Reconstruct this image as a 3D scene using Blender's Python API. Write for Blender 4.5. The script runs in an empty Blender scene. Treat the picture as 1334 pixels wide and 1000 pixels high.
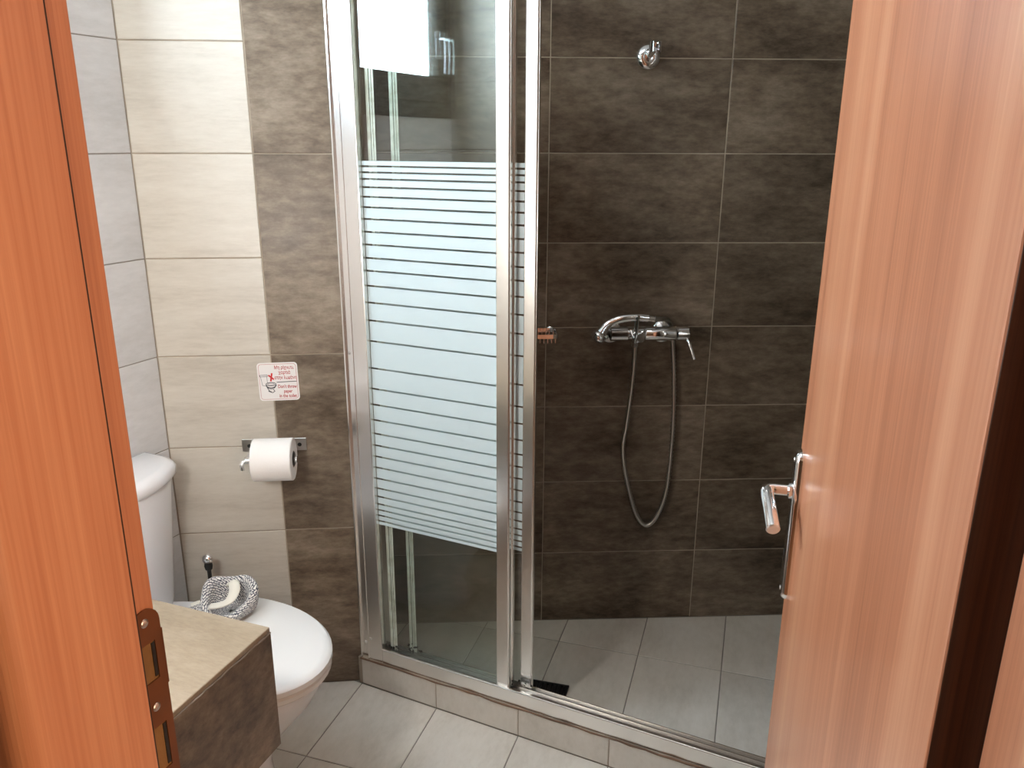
import bpy, bmesh, math, random
from mathutils import Vector, Matrix
random.seed(7)
SC = bpy.context.scene
COL = SC.collection
PI = math.pi
R = math.radians

# ------------------------------------------------------------------ camera
cam = bpy.data.cameras.new('camera')
cam.sensor_width = 36.0
cam.lens = 1045.2 / 1334 * 36.0
cam.clip_start = 0.02
camo = bpy.data.objects.new('camera', cam)
COL.objects.link(camo)
camo.matrix_world = (Matrix.Translation((0, 0, 1.5297)) @ Matrix.Rotation(R(90 - 16.789), 4, 'X')
                     @ Matrix.Rotation(R(0.2288), 4, 'Z'))
SC.camera = camo

# ------------------------------------------------------------------ world, exposure, lights
W = bpy.data.worlds.new('world'); SC.world = W; W.use_nodes = True
wn = W.node_tree.nodes
wn['Background'].inputs[0].default_value = (0.55, 0.68, 0.9, 1)
wn['Background'].inputs[1].default_value = 0.6
SC.view_settings.view_transform = 'Standard'
SC.view_settings.look = 'None'
SC.view_settings.gamma = 1.0
SC.view_settings.use_curve_mapping = False
SC.view_settings.exposure = 0.35
SC.cycles.use_denoising = True
SC.cycles.max_bounces = 14
SC.cycles.transparent_max_bounces = 24
SC.cycles.caustics_reflective = True
SC.cycles.sample_clamp_indirect = 8.0
WINDOW_GLOW = 33.0        # daylight through the frosted pane
LAMP_GLOW = 125.0         # globe of the lamp above the vanity
CEIL_FILL = 16.0          # added fill light on the bathroom ceiling, unseen
HALL_FILL = 4.6          # added warm fill light in the hallway behind the camera, unseen


# ------------------------------------------------------------------ helpers
def lin(r, g, b):
    f = lambda c: (c / 255 / 12.92) if c / 255 <= 0.04045 else ((c / 255 + 0.055) / 1.055) ** 2.4
    return (f(r), f(g), f(b), 1)


class MB:
    """Collects shapes into one bmesh and links them as one mesh object."""
    def __init__(self):
        self.bm = bmesh.new()

    def face(self, vs, smooth=False):
        try:
            f = self.bm.faces.new(vs); f.smooth = smooth
            return f
        except ValueError:
            return None

    def box(self, x0, x1, y0, y1, z0, z1, bev=0.0, seg=2, M=None):
        r = bmesh.ops.create_cube(self.bm, size=1)
        vs = r['verts']
        for v in vs:
            v.co = Vector(((x0 + x1) / 2 + v.co.x * (x1 - x0), (y0 + y1) / 2 + v.co.y * (y1 - y0),
                           (z0 + z1) / 2 + v.co.z * (z1 - z0)))
            if M is not None:
                v.co = M @ v.co
        if bev > 0:
            es = list({e for v in vs for e in v.link_edges})
            bmesh.ops.bevel(self.bm, geom=es, offset=bev, segments=seg, affect='EDGES', profile=0.5)
        return self

    def ring(self, pts):
        return [self.bm.verts.new(p) for p in pts]

    def loft(self, rings, smooth=True, cap0=True, cap1=True, closed=True):
        rs = [self.ring(r) for r in rings]
        n = len(rs[0])
        for a, b in zip(rs, rs[1:]):
            for i in range(n if closed else n - 1):
                j = (i + 1) % n
                self.face((a[i], a[j], b[j], b[i]), smooth)
        if cap0:
            self.face(list(reversed(rs[0])))
        if cap1:
            self.face(rs[-1])
        return self

    def tube(self, pts, r, n=12, caps=True, smooth=True):
        pts = [Vector(p) for p in pts]
        rad = r if isinstance(r, (list, tuple)) else [r] * len(pts)
        rings = []
        up = None
        for i, p in enumerate(pts):
            t = (pts[min(i + 1, len(pts) - 1)] - pts[max(i - 1, 0)]).normalized()
            if up is None:
                up = Vector((0, 0, 1)) if abs(t.z) < 0.9 else Vector((1, 0, 0))
            up = (up - t * up.dot(t)).normalized()
            s = t.cross(up)
            rings.append([p + (up * math.cos(2 * PI * k / n) + s * math.sin(2 * PI * k / n)) * rad[i] for k in range(n)])
        return self.loft(rings, smooth, caps, caps)

    def lathe(self, prof, M=None, n=32, smooth=True, cap0=False, cap1=False):
        """prof: (radius, height) along local z."""
        rings = []
        for r, h in prof:
            ring = [Vector((r * math.cos(2 * PI * k / n), r * math.sin(2 * PI * k / n), h)) for k in range(n)]
            if M is not None:
                ring = [M @ p for p in ring]
            rings.append(ring)
        return self.loft(rings, smooth, cap0, cap1)

    def prism(self, poly, z0, z1, smooth=False, M=None):
        a = [Vector((x, y, z0)) for x, y in poly]
        b = [Vector((x, y, z1)) for x, y in poly]
        if M is not None:
            a = [M @ p for p in a]; b = [M @ p for p in b]
        return self.loft([a, b], smooth)

    def sphere(self, c, r, n=16, sx=1, sy=1, sz=1):
        res = bmesh.ops.create_uvsphere(self.bm, u_segments=n, v_segments=n // 2 + 2, radius=r)
        for v in res['verts']:
            v.co = Vector((v.co.x * sx, v.co.y * sy, v.co.z * sz)) + Vector(c)
            for f in v.link_faces:
                f.smooth = True
        return self

    def mesh(self, name, m):
        bmesh.ops.recalc_face_normals(self.bm, faces=self.bm.faces)
        me = bpy.data.meshes.new(name)
        self.bm.to_mesh(me); self.bm.free()
        if m:
            me.materials.append(m)
        return me

    def build(self, name, m, parent=None, sharp=35):
        me = self.mesh(name, m)
        o = bpy.data.objects.new(name, me)
        COL.objects.link(o)
        if parent is not None:
            o.parent = parent
        if sharp and any(p.use_smooth for p in me.polygons):
            me.set_sharp_from_angle(angle=R(sharp))
        return o


def place(o, loc=(0, 0, 0), rz=0.0):
    o.location = loc; o.rotation_euler = (0, 0, R(rz))
    return o


def thing(name, label, cat, loc=(0, 0, 0), rz=0.0, group=None):
    o = bpy.data.objects.new(name, None)
    o.empty_display_size = 0.05
    COL.objects.link(o)
    place(o, loc, rz)
    o['label'] = label; o['category'] = cat
    if group:
        o['group'] = group
    return o


def struct(o, label=None):
    o['kind'] = 'structure'
    if label:
        o['label'] = label
    return o


def catmull(pts, n=8):
    P = [Vector(p) for p in pts]
    P = [P[0] * 2 - P[1]] + P + [P[-1] * 2 - P[-2]]
    out = []
    for i in range(1, len(P) - 2):
        for k in range(n):
            t = k / n
            a, b, c, d = P[i - 1], P[i], P[i + 1], P[i + 2]
            out.append(0.5 * ((2 * b) + (c - a) * t + (2 * a - 5 * b + 4 * c - d) * t * t + (3 * b - a - 3 * c + d) * t ** 3))
    out.append(P[-2])
    return out


# ------------------------------------------------------------------ materials
def mat(name):
    m = bpy.data.materials.new(name); m.use_nodes = True
    nt = m.node_tree
    return m, nt, nt.nodes['Principled BSDF']


def node(nt, t, **kw):
    n = nt.nodes.new(t)
    for k, v in kw.items():
        setattr(n, k, v)
    return n


def ramp(nt, stops):
    n = node(nt, 'ShaderNodeValToRGB')
    e = n.color_ramp.elements
    while len(e) < len(stops):
        e.new(0.5)
    for el, (p, c) in zip(e, stops):
        el.position = p; el.color = c
    return n


def simple(name, col, rough=0.5, metal=0.0, spec=0.5, bump=0.0, bscale=200.0, var=0.0):
    m, nt, b = mat(name)
    b.inputs['Base Color'].default_value = col
    b.inputs['Roughness'].default_value = rough
    b.inputs['Metallic'].default_value = metal
    b.inputs['Specular IOR Level'].default_value = spec
    tc = node(nt, 'ShaderNodeTexCoord')
    if var > 0:
        n = node(nt, 'ShaderNodeTexNoise'); n.inputs['Scale'].default_value = 9; n.inputs['Detail'].default_value = 6
        nt.links.new(tc.outputs['Object'], n.inputs['Vector'])
        r = ramp(nt, [(0.3, tuple(c * (1 - var) for c in col[:3]) + (1,)), (0.7, tuple(min(1, c * (1 + var)) for c in col[:3]) + (1,))])
        nt.links.new(n.outputs[0], r.inputs[0]); nt.links.new(r.outputs[0], b.inputs['Base Color'])
    if bump > 0:
        n = node(nt, 'ShaderNodeTexNoise'); n.inputs['Scale'].default_value = bscale; n.inputs['Detail'].default_value = 3
        nt.links.new(tc.outputs['Object'], n.inputs['Vector'])
        bp = node(nt, 'ShaderNodeBump'); bp.inputs['Strength'].default_value = bump; bp.inputs['Distance'].default_value = 0.002
        nt.links.new(n.outputs[0], bp.inputs['Height']); nt.links.new(bp.outputs[0], b.inputs['Normal'])
    return m


def tile_mat(name, dark, mid, light, rough=0.45, streak=(1, 1, 1), fine=0.5, scale=5.0, bump=0.06, tone=0.12, spec=0.5, lo=0.36, hi=0.66):
    """Cement-look tile: cloudy patches, drawn streaks and fine grain; every tile gets its own pattern."""
    m, nt, b = mat(name)
    L = nt.links.new
    tc = node(nt, 'ShaderNodeTexCoord')
    oi = node(nt, 'ShaderNodeObjectInfo')
    mp = node(nt, 'ShaderNodeMapping'); mp.inputs['Scale'].default_value = streak
    L(tc.outputs['Object'], mp.inputs['Vector'])
    w = node(nt, 'ShaderNodeMath', operation='MULTIPLY'); w.inputs[1].default_value = 137.0
    L(oi.outputs['Random'], w.inputs[0])
    n1 = node(nt, 'ShaderNodeTexNoise', noise_dimensions='4D')
    n1.inputs['Scale'].default_value = scale; n1.inputs['Detail'].default_value = 9; n1.inputs['Roughness'].default_value = 0.62
    n1.inputs['Distortion'].default_value = 0.35
    L(mp.outputs[0], n1.inputs['Vector']); L(w.outputs[0], n1.inputs['W'])
    n2 = node(nt, 'ShaderNodeTexNoise', noise_dimensions='4D')
    n2.inputs['Scale'].default_value = scale * 9; n2.inputs['Detail'].default_value = 5; n2.inputs['Roughness'].default_value = 0.7
    L(mp.outputs[0], n2.inputs['Vector']); L(w.outputs[0], n2.inputs['W'])
    mx = node(nt, 'ShaderNodeMix', data_type='FLOAT'); mx.inputs[0].default_value = 0.3 * fine * 2
    L(n1.outputs[0], mx.inputs[2]); L(n2.outputs[0], mx.inputs[3])
    rp = ramp(nt, [(lo, dark), (0.5, mid), (hi, light)])
    L(mx.outputs[0], rp.inputs[0])
    # tone of each tile a little apart
    t1 = node(nt, 'ShaderNodeMapRange'); t1.inputs[3].default_value = 1 - tone; t1.inputs[4].default_value = 1 + tone
    L(oi.outputs['Random'], t1.inputs[0])
    hv = node(nt, 'ShaderNodeHueSaturation'); L(t1.outputs[0], hv.inputs['Value']); L(rp.outputs[0], hv.inputs['Color'])
    L(hv.outputs[0], b.inputs['Base Color'])
    rr = node(nt, 'ShaderNodeMapRange'); rr.inputs[1].default_value = 0.3; rr.inputs[2].default_value = 0.7
    rr.inputs[3].default_value = rough - 0.08; rr.inputs[4].default_value = rough + 0.1
    L(n1.outputs[0], rr.inputs[0]); L(rr.outputs[0], b.inputs['Roughness'])
    b.inputs['Specular IOR Level'].default_value = spec
    bp = node(nt, 'ShaderNodeBump'); bp.inputs['Strength'].default_value = bump; bp.inputs['Distance'].default_value = 0.003
    L(mx.outputs[0], bp.inputs['Height']); L(bp.outputs[0], b.inputs['Normal'])
    return m


def wood_mat(name, c0, c1, c2, rough=0.32, coat=0.3, sc=1.0):
    m, nt, b = mat(name)
    L = nt.links.new
    tc = node(nt, 'ShaderNodeTexCoord')
    mp = node(nt, 'ShaderNodeMapping'); mp.inputs['Scale'].default_value = (13 * sc, 13 * sc, 0.35)
    L(tc.outputs['Object'], mp.inputs['Vector'])
    n1 = node(nt, 'ShaderNodeTexNoise'); n1.inputs['Scale'].default_value = 1.0; n1.inputs['Detail'].default_value = 3
    n1.inputs['Distortion'].default_value = 0.25
    L(mp.outputs[0], n1.inputs['Vector'])
    mp2 = node(nt, 'ShaderNodeMapping'); mp2.inputs['Scale'].default_value = (190 * sc, 190 * sc, 2.6)
    L(tc.outputs['Object'], mp2.inputs['Vector'])
    n2 = node(nt, 'ShaderNodeTexNoise'); n2.inputs['Scale'].default_value = 1.0; n2.inputs['Detail'].default_value = 4
    n2.inputs['Roughness'].default_value = 0.6
    L(mp2.outputs[0], n2.inputs['Vector'])
    mx = node(nt, 'ShaderNodeMix', data_type='FLOAT'); mx.inputs[0].default_value = 0.42
    L(n1.outputs[0], mx.inputs[2]); L(n2.outputs[0], mx.inputs[3])
    rp = ramp(nt, [(0.34, c0), (0.5, c1), (0.66, c2)])
    L(mx.outputs[0], rp.inputs[0]); L(rp.outputs[0], b.inputs['Base Color'])
    b.inputs['Roughness'].default_value = rough
    b.inputs['Coat Weight'].default_value = coat; b.inputs['Coat Roughness'].default_value = 0.22
    bp = node(nt, 'ShaderNodeBump'); bp.inputs['Strength'].default_value = 0.05; bp.inputs['Distance'].default_value = 0.001
    L(n2.outputs[0], bp.inputs['Height']); L(bp.outputs[0], b.inputs['Normal'])
    return m


def glass_mat(name, tint, f0=0.07):
    """Thin pane: clear transmission with a tint, mirror reflection by Schlick's law."""
    m, nt, b = mat(name)
    L = nt.links.new
    nt.nodes.remove(b)
    out = nt.nodes['Material Output']
    g = node(nt, 'ShaderNodeNewGeometry')
    d = node(nt, 'ShaderNodeVectorMath', operation='DOT_PRODUCT')
    L(g.outputs['Normal'], d.inputs[0]); L(g.outputs['Incoming'], d.inputs[1])
    a = node(nt, 'ShaderNodeMath', operation='ABSOLUTE'); L(d.outputs['Value'], a.inputs[0])
    i = node(nt, 'ShaderNodeMath', operation='SUBTRACT'); i.inputs[0].default_value = 1.0; L(a.outputs[0], i.inputs[1])
    p = node(nt, 'ShaderNodeMath', operation='POWER'); p.inputs[1].default_value = 5.0; L(i.outputs[0], p.inputs[0])
    f = node(nt, 'ShaderNodeMath', operation='MULTIPLY_ADD'); f.inputs[1].default_value = 1 - f0; f.inputs[2].default_value = f0
    L(p.outputs[0], f.inputs[0])
    tr = node(nt, 'ShaderNodeBsdfTransparent'); tr.inputs[0].default_value = tint
    gl = node(nt, 'ShaderNodeBsdfGlossy'); gl.inputs['Roughness'].default_value = 0.0
    mx = node(nt, 'ShaderNodeMixShader')
    L(f.outputs[0], mx.inputs[0]); L(tr.outputs[0], mx.inputs[1]); L(gl.outputs[0], mx.inputs[2])
    L(mx.outputs[0], out.inputs[0])
    return m


def glow_mat(name, col, strength, tex=False):
    m, nt, b = mat(name)
    b.inputs['Base Color'].default_value = (0.8, 0.8, 0.8, 1)
    b.inputs['Roughness'].default_value = 0.3
    b.inputs['Emission Color'].default_value = col
    b.inputs['Emission Strength'].default_value = strength
    return m


M = {}
M['tile_dark'] = tile_mat('dark_tile', (0.055, 0.038, 0.024, 1), (0.145, 0.107, 0.073, 1), (0.27, 0.218, 0.162, 1),
                          rough=0.42, streak=(0.6, 1, 1.5), scale=4.0, fine=0.68, tone=0.1, lo=0.385, hi=0.64)
M['tile_beige'] = tile_mat('beige_tile', (0.47, 0.43, 0.37, 1), (0.56, 0.52, 0.455, 1), (0.63, 0.595, 0.53, 1),
                           rough=0.4, streak=(0.5, 1, 3.0), scale=5.0, fine=0.6, tone=0.03)
M['tile_grey'] = tile_mat('light_grey_tile', (0.50, 0.50, 0.50, 1), (0.57, 0.57, 0.575, 1), (0.64, 0.64, 0.645, 1),
                          rough=0.4, streak=(0.6, 1, 2.0), scale=5.0, fine=0.6, tone=0.03)
M['tile_floor'] = tile_mat('floor_tile', (0.55, 0.51, 0.445, 1), (0.64, 0.60, 0.535, 1), (0.71, 0.675, 0.615, 1),
                           rough=0.4, streak=(1.5, 0.7, 1), scale=4.5, fine=0.6, tone=0.04)
M['tile_top_lit'] = tile_mat('lit_brown_tile', (0.20, 0.155, 0.105, 1), (0.25, 0.198, 0.138, 1), (0.30, 0.245, 0.18, 1),
                         rough=0.4, streak=(1, 3.5, 1), scale=7, fine=0.8, tone=0.02)  # lighter copy of the brown tile: lamplight on the vanity top painted in
M['grout_dark'] = simple('grey_grout', lin(138, 132, 124), 0.9, var=0.15)
M['grout_light'] = simple('pale_grout', lin(176, 165, 148), 0.9, var=0.2)
M['grout_brown'] = simple('brown_grout', lin(164, 152, 136), 0.9, var=0.2)
M['plaster'] = simple('white_plaster', (0.74, 0.73, 0.70, 1), 0.85, bump=0.1, bscale=120)
M['hall_paint'] = simple('brown_paint', (0.16, 0.12, 0.09, 1), 0.85, bump=0.08, bscale=150)
M['hall_floor'] = wood_mat('hall_floor_wood', (0.22, 0.1, 0.05, 1), (0.3, 0.15, 0.08, 1), (0.38, 0.2, 0.11, 1))
M['wood'] = wood_mat('cherry_laminate', (0.38, 0.135, 0.064, 1), (0.54, 0.22, 0.112, 1), (0.65, 0.31, 0.17, 1), rough=0.36, coat=0.6)
M['alu'] = simple('polished_aluminium', (0.90, 0.885, 0.86, 1), 0.24, 1.0, bump=0.03, bscale=60)
M['alu_satin'] = simple('satin_aluminium', (0.80, 0.79, 0.77, 1), 0.3, 1.0)
M['chrome'] = simple('chrome', (0.90, 0.91, 0.93, 1), 0.1, 1.0)
M['steel'] = simple('brushed_steel', (0.62, 0.60, 0.57, 1), 0.3, 1.0, bump=0.05, bscale=300)
M['glass'] = glass_mat('shower_glass', (0.965, 0.985, 0.975, 1))
M['ceramic'] = simple('white_ceramic', (0.80, 0.81, 0.84, 1), 0.12, spec=0.5)
M['plastic_white'] = simple('white_plastic', (0.80, 0.80, 0.79, 1), 0.25)
M['paper'] = simple('toilet_paper', (0.86, 0.84, 0.82, 1), 0.95, bump=0.25, bscale=260)
M['card'] = simple('grey_card', (0.25, 0.2, 0.15, 1), 0.9)
M['black_plastic'] = simple('black_plastic', (0.012, 0.012, 0.012, 1), 0.35)
M['silicone'] = simple('stained_silicone', lin(108, 82, 62), 0.7, var=0.4)
M['window_frame'] = simple('dark_brown_frame', (0.045, 0.032, 0.025, 1), 0.22)
M['strike'] = simple('brown_lacquered_steel', (0.15, 0.055, 0.02, 1), 0.3, 0.3, spec=0.6, var=0.25)
M['raw_wood'] = simple('raw_chipboard', (0.22, 0.115, 0.04, 1), 0.9, bump=0.5, bscale=150, var=0.35)
M['mould'] = simple('black_mould', (0.02, 0.018, 0.012, 1), 0.9, bump=0.5, bscale=200)
M['sign_white'] = simple('sign_vinyl', (0.80, 0.78, 0.77, 1), 0.35)
M['sign_red'] = simple('sign_red', (0.42, 0.035, 0.045, 1), 0.5)
M['sign_cross'] = simple('sign_bright_red', (0.62, 0.02, 0.02, 1), 0.5)
M['sign_grey'] = simple('sign_dark_grey', (0.05, 0.055, 0.07, 1), 0.5)
M['cloth_white'] = simple('white_cloth', (0.74, 0.72, 0.64, 1), 0.9, bump=0.4, bscale=300)
M['window_glow'] = glow_mat('frosted_daylight_pane', (0.72, 0.87, 1.0, 1), WINDOW_GLOW)
M['lamp_glow'] = glow_mat('lit_opal_globe', (1.0, 0.965, 0.93, 1), LAMP_GLOW)
M['hall_fill_glow'] = glow_mat('hall_fill_pane', (1.0, 0.70, 0.44, 1), HALL_FILL)
M['ceil_fill_glow'] = glow_mat('ceiling_fill_disc', (1.0, 0.97, 0.94, 1), CEIL_FILL)


def frosted_mat():
    m, nt, b = mat('frosted_print')
    L = nt.links.new
    b.inputs['Base Color'].default_value = (0.60, 0.715, 0.745, 1)
    b.inputs['Roughness'].default_value = 0.28
    b.inputs['Specular IOR Level'].default_value = 0.6
    tl = node(nt, 'ShaderNodeBsdfTranslucent'); tl.inputs[0].default_value = (0.75, 0.84, 0.85, 1)
    mx = node(nt, 'ShaderNodeMixShader'); mx.inputs[0].default_value = 0.08
    L(b.outputs[0], mx.inputs[1]); L(tl.outputs[0], mx.inputs[2])
    L(mx.outputs[0], nt.nodes['Material Output'].inputs[0])
    return m


M['frost'] = frosted_mat()


def seal_mat():
    m, nt, b = mat('clear_pvc_seal')
    L = nt.links.new
    tc = node(nt, 'ShaderNodeTexCoord')
    n = node(nt, 'ShaderNodeTexNoise'); n.inputs['Scale'].default_value = 40; n.inputs['Detail'].default_value = 6
    L(tc.outputs['Object'], n.inputs['Vector'])
    r = ramp(nt, [(0.3, (0.5, 0.5, 0.42, 1)), (0.6, (0.72, 0.74, 0.68, 1))])
    L(n.outputs[0], r.inputs[0]); L(r.outputs[0], b.inputs['Base Color'])
    b.inputs['Roughness'].default_value = 0.15
    return m


M['seal'] = seal_mat()


def weave_mat():
    m, nt, b = mat('woven_cotton')
    L = nt.links.new
    uv = node(nt, 'ShaderNodeUVMap'); uv.uv_map = 'uv'
    br = node(nt, 'ShaderNodeTexBrick')
    br.offset = 0.5; br.inputs['Scale'].default_value = 1.0
    br.inputs['Brick Width'].default_value = 0.036; br.inputs['Row Height'].default_value = 0.0165
    br.inputs['Mortar Size'].default_value = 0.0028; br.inputs['Mortar Smooth'].default_value = 0.3
    br.inputs['Color1'].default_value = (0.82, 0.80, 0.76, 1); br.inputs['Color2'].default_value = (0.60, 0.60, 0.60, 1)
    br.inputs['Mortar'].default_value = (0.035, 0.04, 0.075, 1)
    mp = node(nt, 'ShaderNodeMapping'); mp.inputs['Rotation'].default_value = (0, 0, 0.6)
    L(uv.outputs[0], mp.inputs['Vector']); wn_ = node(nt, 'ShaderNodeTexNoise'); wn_.inputs['Scale'].default_value = 26; wn_.inputs['Detail'].default_value = 2
    L(uv.outputs[0], wn_.inputs['Vector'])
    sb_ = node(nt, 'ShaderNodeVectorMath', operation='SUBTRACT'); sb_.inputs[1].default_value = (0.5, 0.5, 0.5); L(wn_.outputs['Color'], sb_.inputs[0])
    ma_ = node(nt, 'ShaderNodeVectorMath', operation='SCALE'); ma_.inputs['Scale'].default_value = 0.030; L(sb_.outputs[0], ma_.inputs[0])
    ad_ = node(nt, 'ShaderNodeVectorMath', operation='ADD'); L(mp.outputs[0], ad_.inputs[0]); L(ma_.outputs[0], ad_.inputs[1])
    L(ad_.outputs[0], br.inputs['Vector'])
    L(br.outputs['Color'], b.inputs['Base Color'])
    b.inputs['Roughness'].default_value = 0.95
    bp = node(nt, 'ShaderNodeBump'); bp.inputs['Strength'].default_value = 0.8; bp.inputs['Distance'].default_value = 0.003; bp.invert = True
    L(br.outputs['Fac'], bp.inputs['Height']); L(bp.outputs[0], b.inputs['Normal'])
    return m


M['weave'] = weave_mat()

# ------------------------------------------------------------------ measured plan (metres, camera above the origin)
C = Vector((-0.906, 1.981))                 # corner of left wall and back wall
A_LEFT = -114.5                             # left wall: x runs towards the door wall, +y into the room
A_BACK = 5.36                               # back wall: x to the right, -y into the room
K0, A_K = Vector((-0.438, 2.010)), -25.4    # shower kerb: x along it, +y into the shower
S0, A_S = Vector((0.1011, 2.3396)), 2.69    # shower wall
E0, A_E = Vector((-0.36, 0.708)), -22.0     # left rabbet edge of the door frame: x along the door wall, +y into bathroom
A_W = -20.0
D0, A_D = Vector((0.438, 1.135)), -103.08   # free edge of door leaf: x towards hinge, +y through its thickness
CEIL = 2.45


def fr(P, ang, x, y):
    a = R(ang)
    return Vector((P[0] + x * math.cos(a) - y * math.sin(a), P[1] + x * math.sin(a) + y * math.cos(a)))


# ------------------------------------------------------------------ tiles
TILE_CACHE = {}


def tile_mesh(w, h, sgn, m, axis='wall', depth=0.006, ch=0.0012):
    key = (round(w, 4), round(h, 4), sgn, m.name)
    if key in TILE_CACHE:
        return TILE_CACHE[key]
    b = MB()
    # x: 0..w, z: 0..h, front face at y = 0 looking to sgn
    def r(i, y):
        return [(i, y, i), (w - i, y, i), (w - i, y, h - i), (i, y, h - i)]
    b.loft([r(0, -sgn * depth), r(0, -sgn * ch), r(ch, 0)], smooth=False)
    me = b.mesh('tile', m)
    TILE_CACHE[key] = me
    return me


def add_tile(parent, x, z, w, h, sgn, m, y=0.0, tilt=True):
    o = bpy.data.objects.new('tile', tile_mesh(w, h, sgn, m))
    COL.objects.link(o)
    o.parent = parent
    o.location = (x, y + (random.uniform(-0.0004, 0.0004) if tilt else 0), z)
    return o


def tile_grid(parent, xs, zs, sgn, m, gap=0.0025, y=0.0):
    for x0, x1 in zip(xs, xs[1:]):
        for z0, z1 in zip(zs, zs[1:]):
            add_tile(parent, x0 + gap / 2, z0 + gap / 2, x1 - x0 - gap, z1 - z0 - gap, sgn, m, y)


def slab(name, P, ang, x0, x1, y0, y1, z0, z1, m, label=None):
    o = MB().box(x0, x1, y0, y1, z0, z1).build(name, m)
    place(o, (P[0], P[1], 0), ang)
    return struct(o, label)


def clip(poly, a, b):
    """part of a polygon on the left of the line a->b"""
    out = []
    side = lambda p: (b[0] - a[0]) * (p[1] - a[1]) - (b[1] - a[1]) * (p[0] - a[0])
    for i, p in enumerate(poly):
        q = poly[(i + 1) % len(poly)]
        sp, sq = side(p), side(q)
        if sp >= 0:
            out.append(p)
        if sp * sq < 0:
            t = sp / (sp - sq)
            out.append((p[0] + (q[0] - p[0]) * t, p[1] + (q[1] - p[1]) * t))
    return out


def floor_tiles(parent, poly, ang, tw, tl, u0, v0, m, gap=0.003):
    """poly counter-clockwise; tiles tw wide along the grid's x, tl long along its y, with a joint at u0 and v0"""
    a = R(ang)
    ex, ey = (math.cos(a), math.sin(a)), (-math.sin(a), math.cos(a))
    loc = [(p[0] * ex[0] + p[1] * ex[1], p[0] * ey[0] + p[1] * ey[1]) for p in poly]
    us, vs = [p[0] for p in loc], [p[1] for p in loc]
    i0, i1 = math.floor((min(us) - u0) / tw), math.ceil((max(us) - u0) / tw)
    j0, j1 = math.floor((min(vs) - v0) / tl), math.ceil((max(vs) - v0) / tl)
    for i in range(i0, i1):
        for j in range(j0, j1):
            q = [(u0 + i * tw + gap / 2, v0 + j * tl + gap / 2), (u0 + (i + 1) * tw - gap / 2, v0 + j * tl + gap / 2),
                 (u0 + (i + 1) * tw - gap / 2, v0 + (j + 1) * tl - gap / 2), (u0 + i * tw + gap / 2, v0 + (j + 1) * tl - gap / 2)]
            for k in range(len(loc)):
                q = clip(q, loc[k], loc[(k + 1) % len(loc)])
                if len(q) < 3:
                    break
            if len(q) < 3:
                continue
            ar = 0.5 * sum(q[k][0] * q[(k + 1) % len(q)][1] - q[(k + 1) % len(q)][0] * q[k][1] for k in range(len(q)))
            if ar < 0.0006:
                continue
            cx, cy = sum(p[0] for p in q) / len(q), sum(p[1] for p in q) / len(q)
            ins = [((p[0] - cx) * 0.993 , (p[1] - cy) * 0.993) for p in q]
            q = [(p[0] - cx, p[1] - cy) for p in q]
            b = MB()
            b.loft([[(x, y, -0.006) for x, y in q], [(x, y, -0.0009) for x, y in q], [(x, y, 0) for x, y in ins]], smooth=False)
            o = b.build('tile', m, parent)
            o.location = (cx * ex[0] + cy * ey[0], cx * ex[1] + cy * ey[1], random.uniform(-0.0003, 0.0003))
            o.rotation_euler = (0, 0, a)


def poly_slab(name, poly, z0, z1, m, label=None):
    o = MB().prism(poly, z0, z1).build(name, m)
    return struct(o, label)


# ================================================================== ROOM SHELL
rows = [0.0, 0.25, 0.5, 0.75, 1.0, 1.25, 1.5, 1.75, 2.0, 2.25, CEIL]
rows2 = [0.0, 0.5, 1.0, 1.5, 2.0, CEIL]

# left wall, with the window opening (x .13 .. .965, z 1.615 .. 2.34)
WX0, WX1, WZ0, WZ1 = 0.13, 0.975, 1.615, 2.33
LW = 1.02
lw = MB()
lw.box(-0.12, LW + 0.2, -0.12, -0.002, 0, WZ0)
lw.box(-0.12, LW + 0.2, -0.12, -0.002, WZ1, CEIL)
lw.box(-0.12, WX0, -0.12, -0.002, WZ0, WZ1)
lw.box(WX1, LW + 0.2, -0.12, -0.002, WZ0, WZ1)
wall_left = struct(place(lw.build('wall_left', M['grout_dark']), (C.x, C.y, 0), A_LEFT), 'light grey tiled wall behind the toilet tank')
for z0, z1 in zip(rows, rows[1:]):
    for x0, x1 in ((0.0, WX0), (WX0, 0.5), (0.5, LW)):
        a0, a1 = x0 + 0.00125, x1 - 0.00125
        b0, b1 = z0 + 0.00125, z1 - 0.00125
        if x0 >= WX0:
            if b0 < WZ0 < b1:
                b1 = WZ0
            elif b0 < WZ1 < b1:
                b0 = WZ1
            elif WZ0 <= b0 and b1 <= WZ1:
                continue
        add_tile(wall_left, a0, b0, a1 - a0, b1 - b0, 1, M['tile_grey'])

# back wall behind the toilet: beige field and dark upright column
BL = 0.282
BW = 0.487
wall_back = slab('wall_back', C, A_BACK, -0.1, BW, 0.002, 0.12, 0, CEIL, M['grout_brown'], 'tiled wall with beige field and dark brown column')
tile_grid(wall_back, [0.0, BL], rows, -1, M['tile_beige'], 0.003)
tile_grid(wall_back, [BL, BW], rows2, -1, M['tile_dark'], 0.003)

# shower recess
wall_shower = slab('wall_shower_back', S0, A_S, -0.62, 1.15, 0.002, 0.12, 0, CEIL, M['grout_light'], 'dark brown tiled shower wall')
tile_grid(wall_shower, [-0.575, -0.5, 0.0, 0.5005, 1.001, 1.13], rows, -1, M['tile_dark'], 0.0028)
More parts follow.
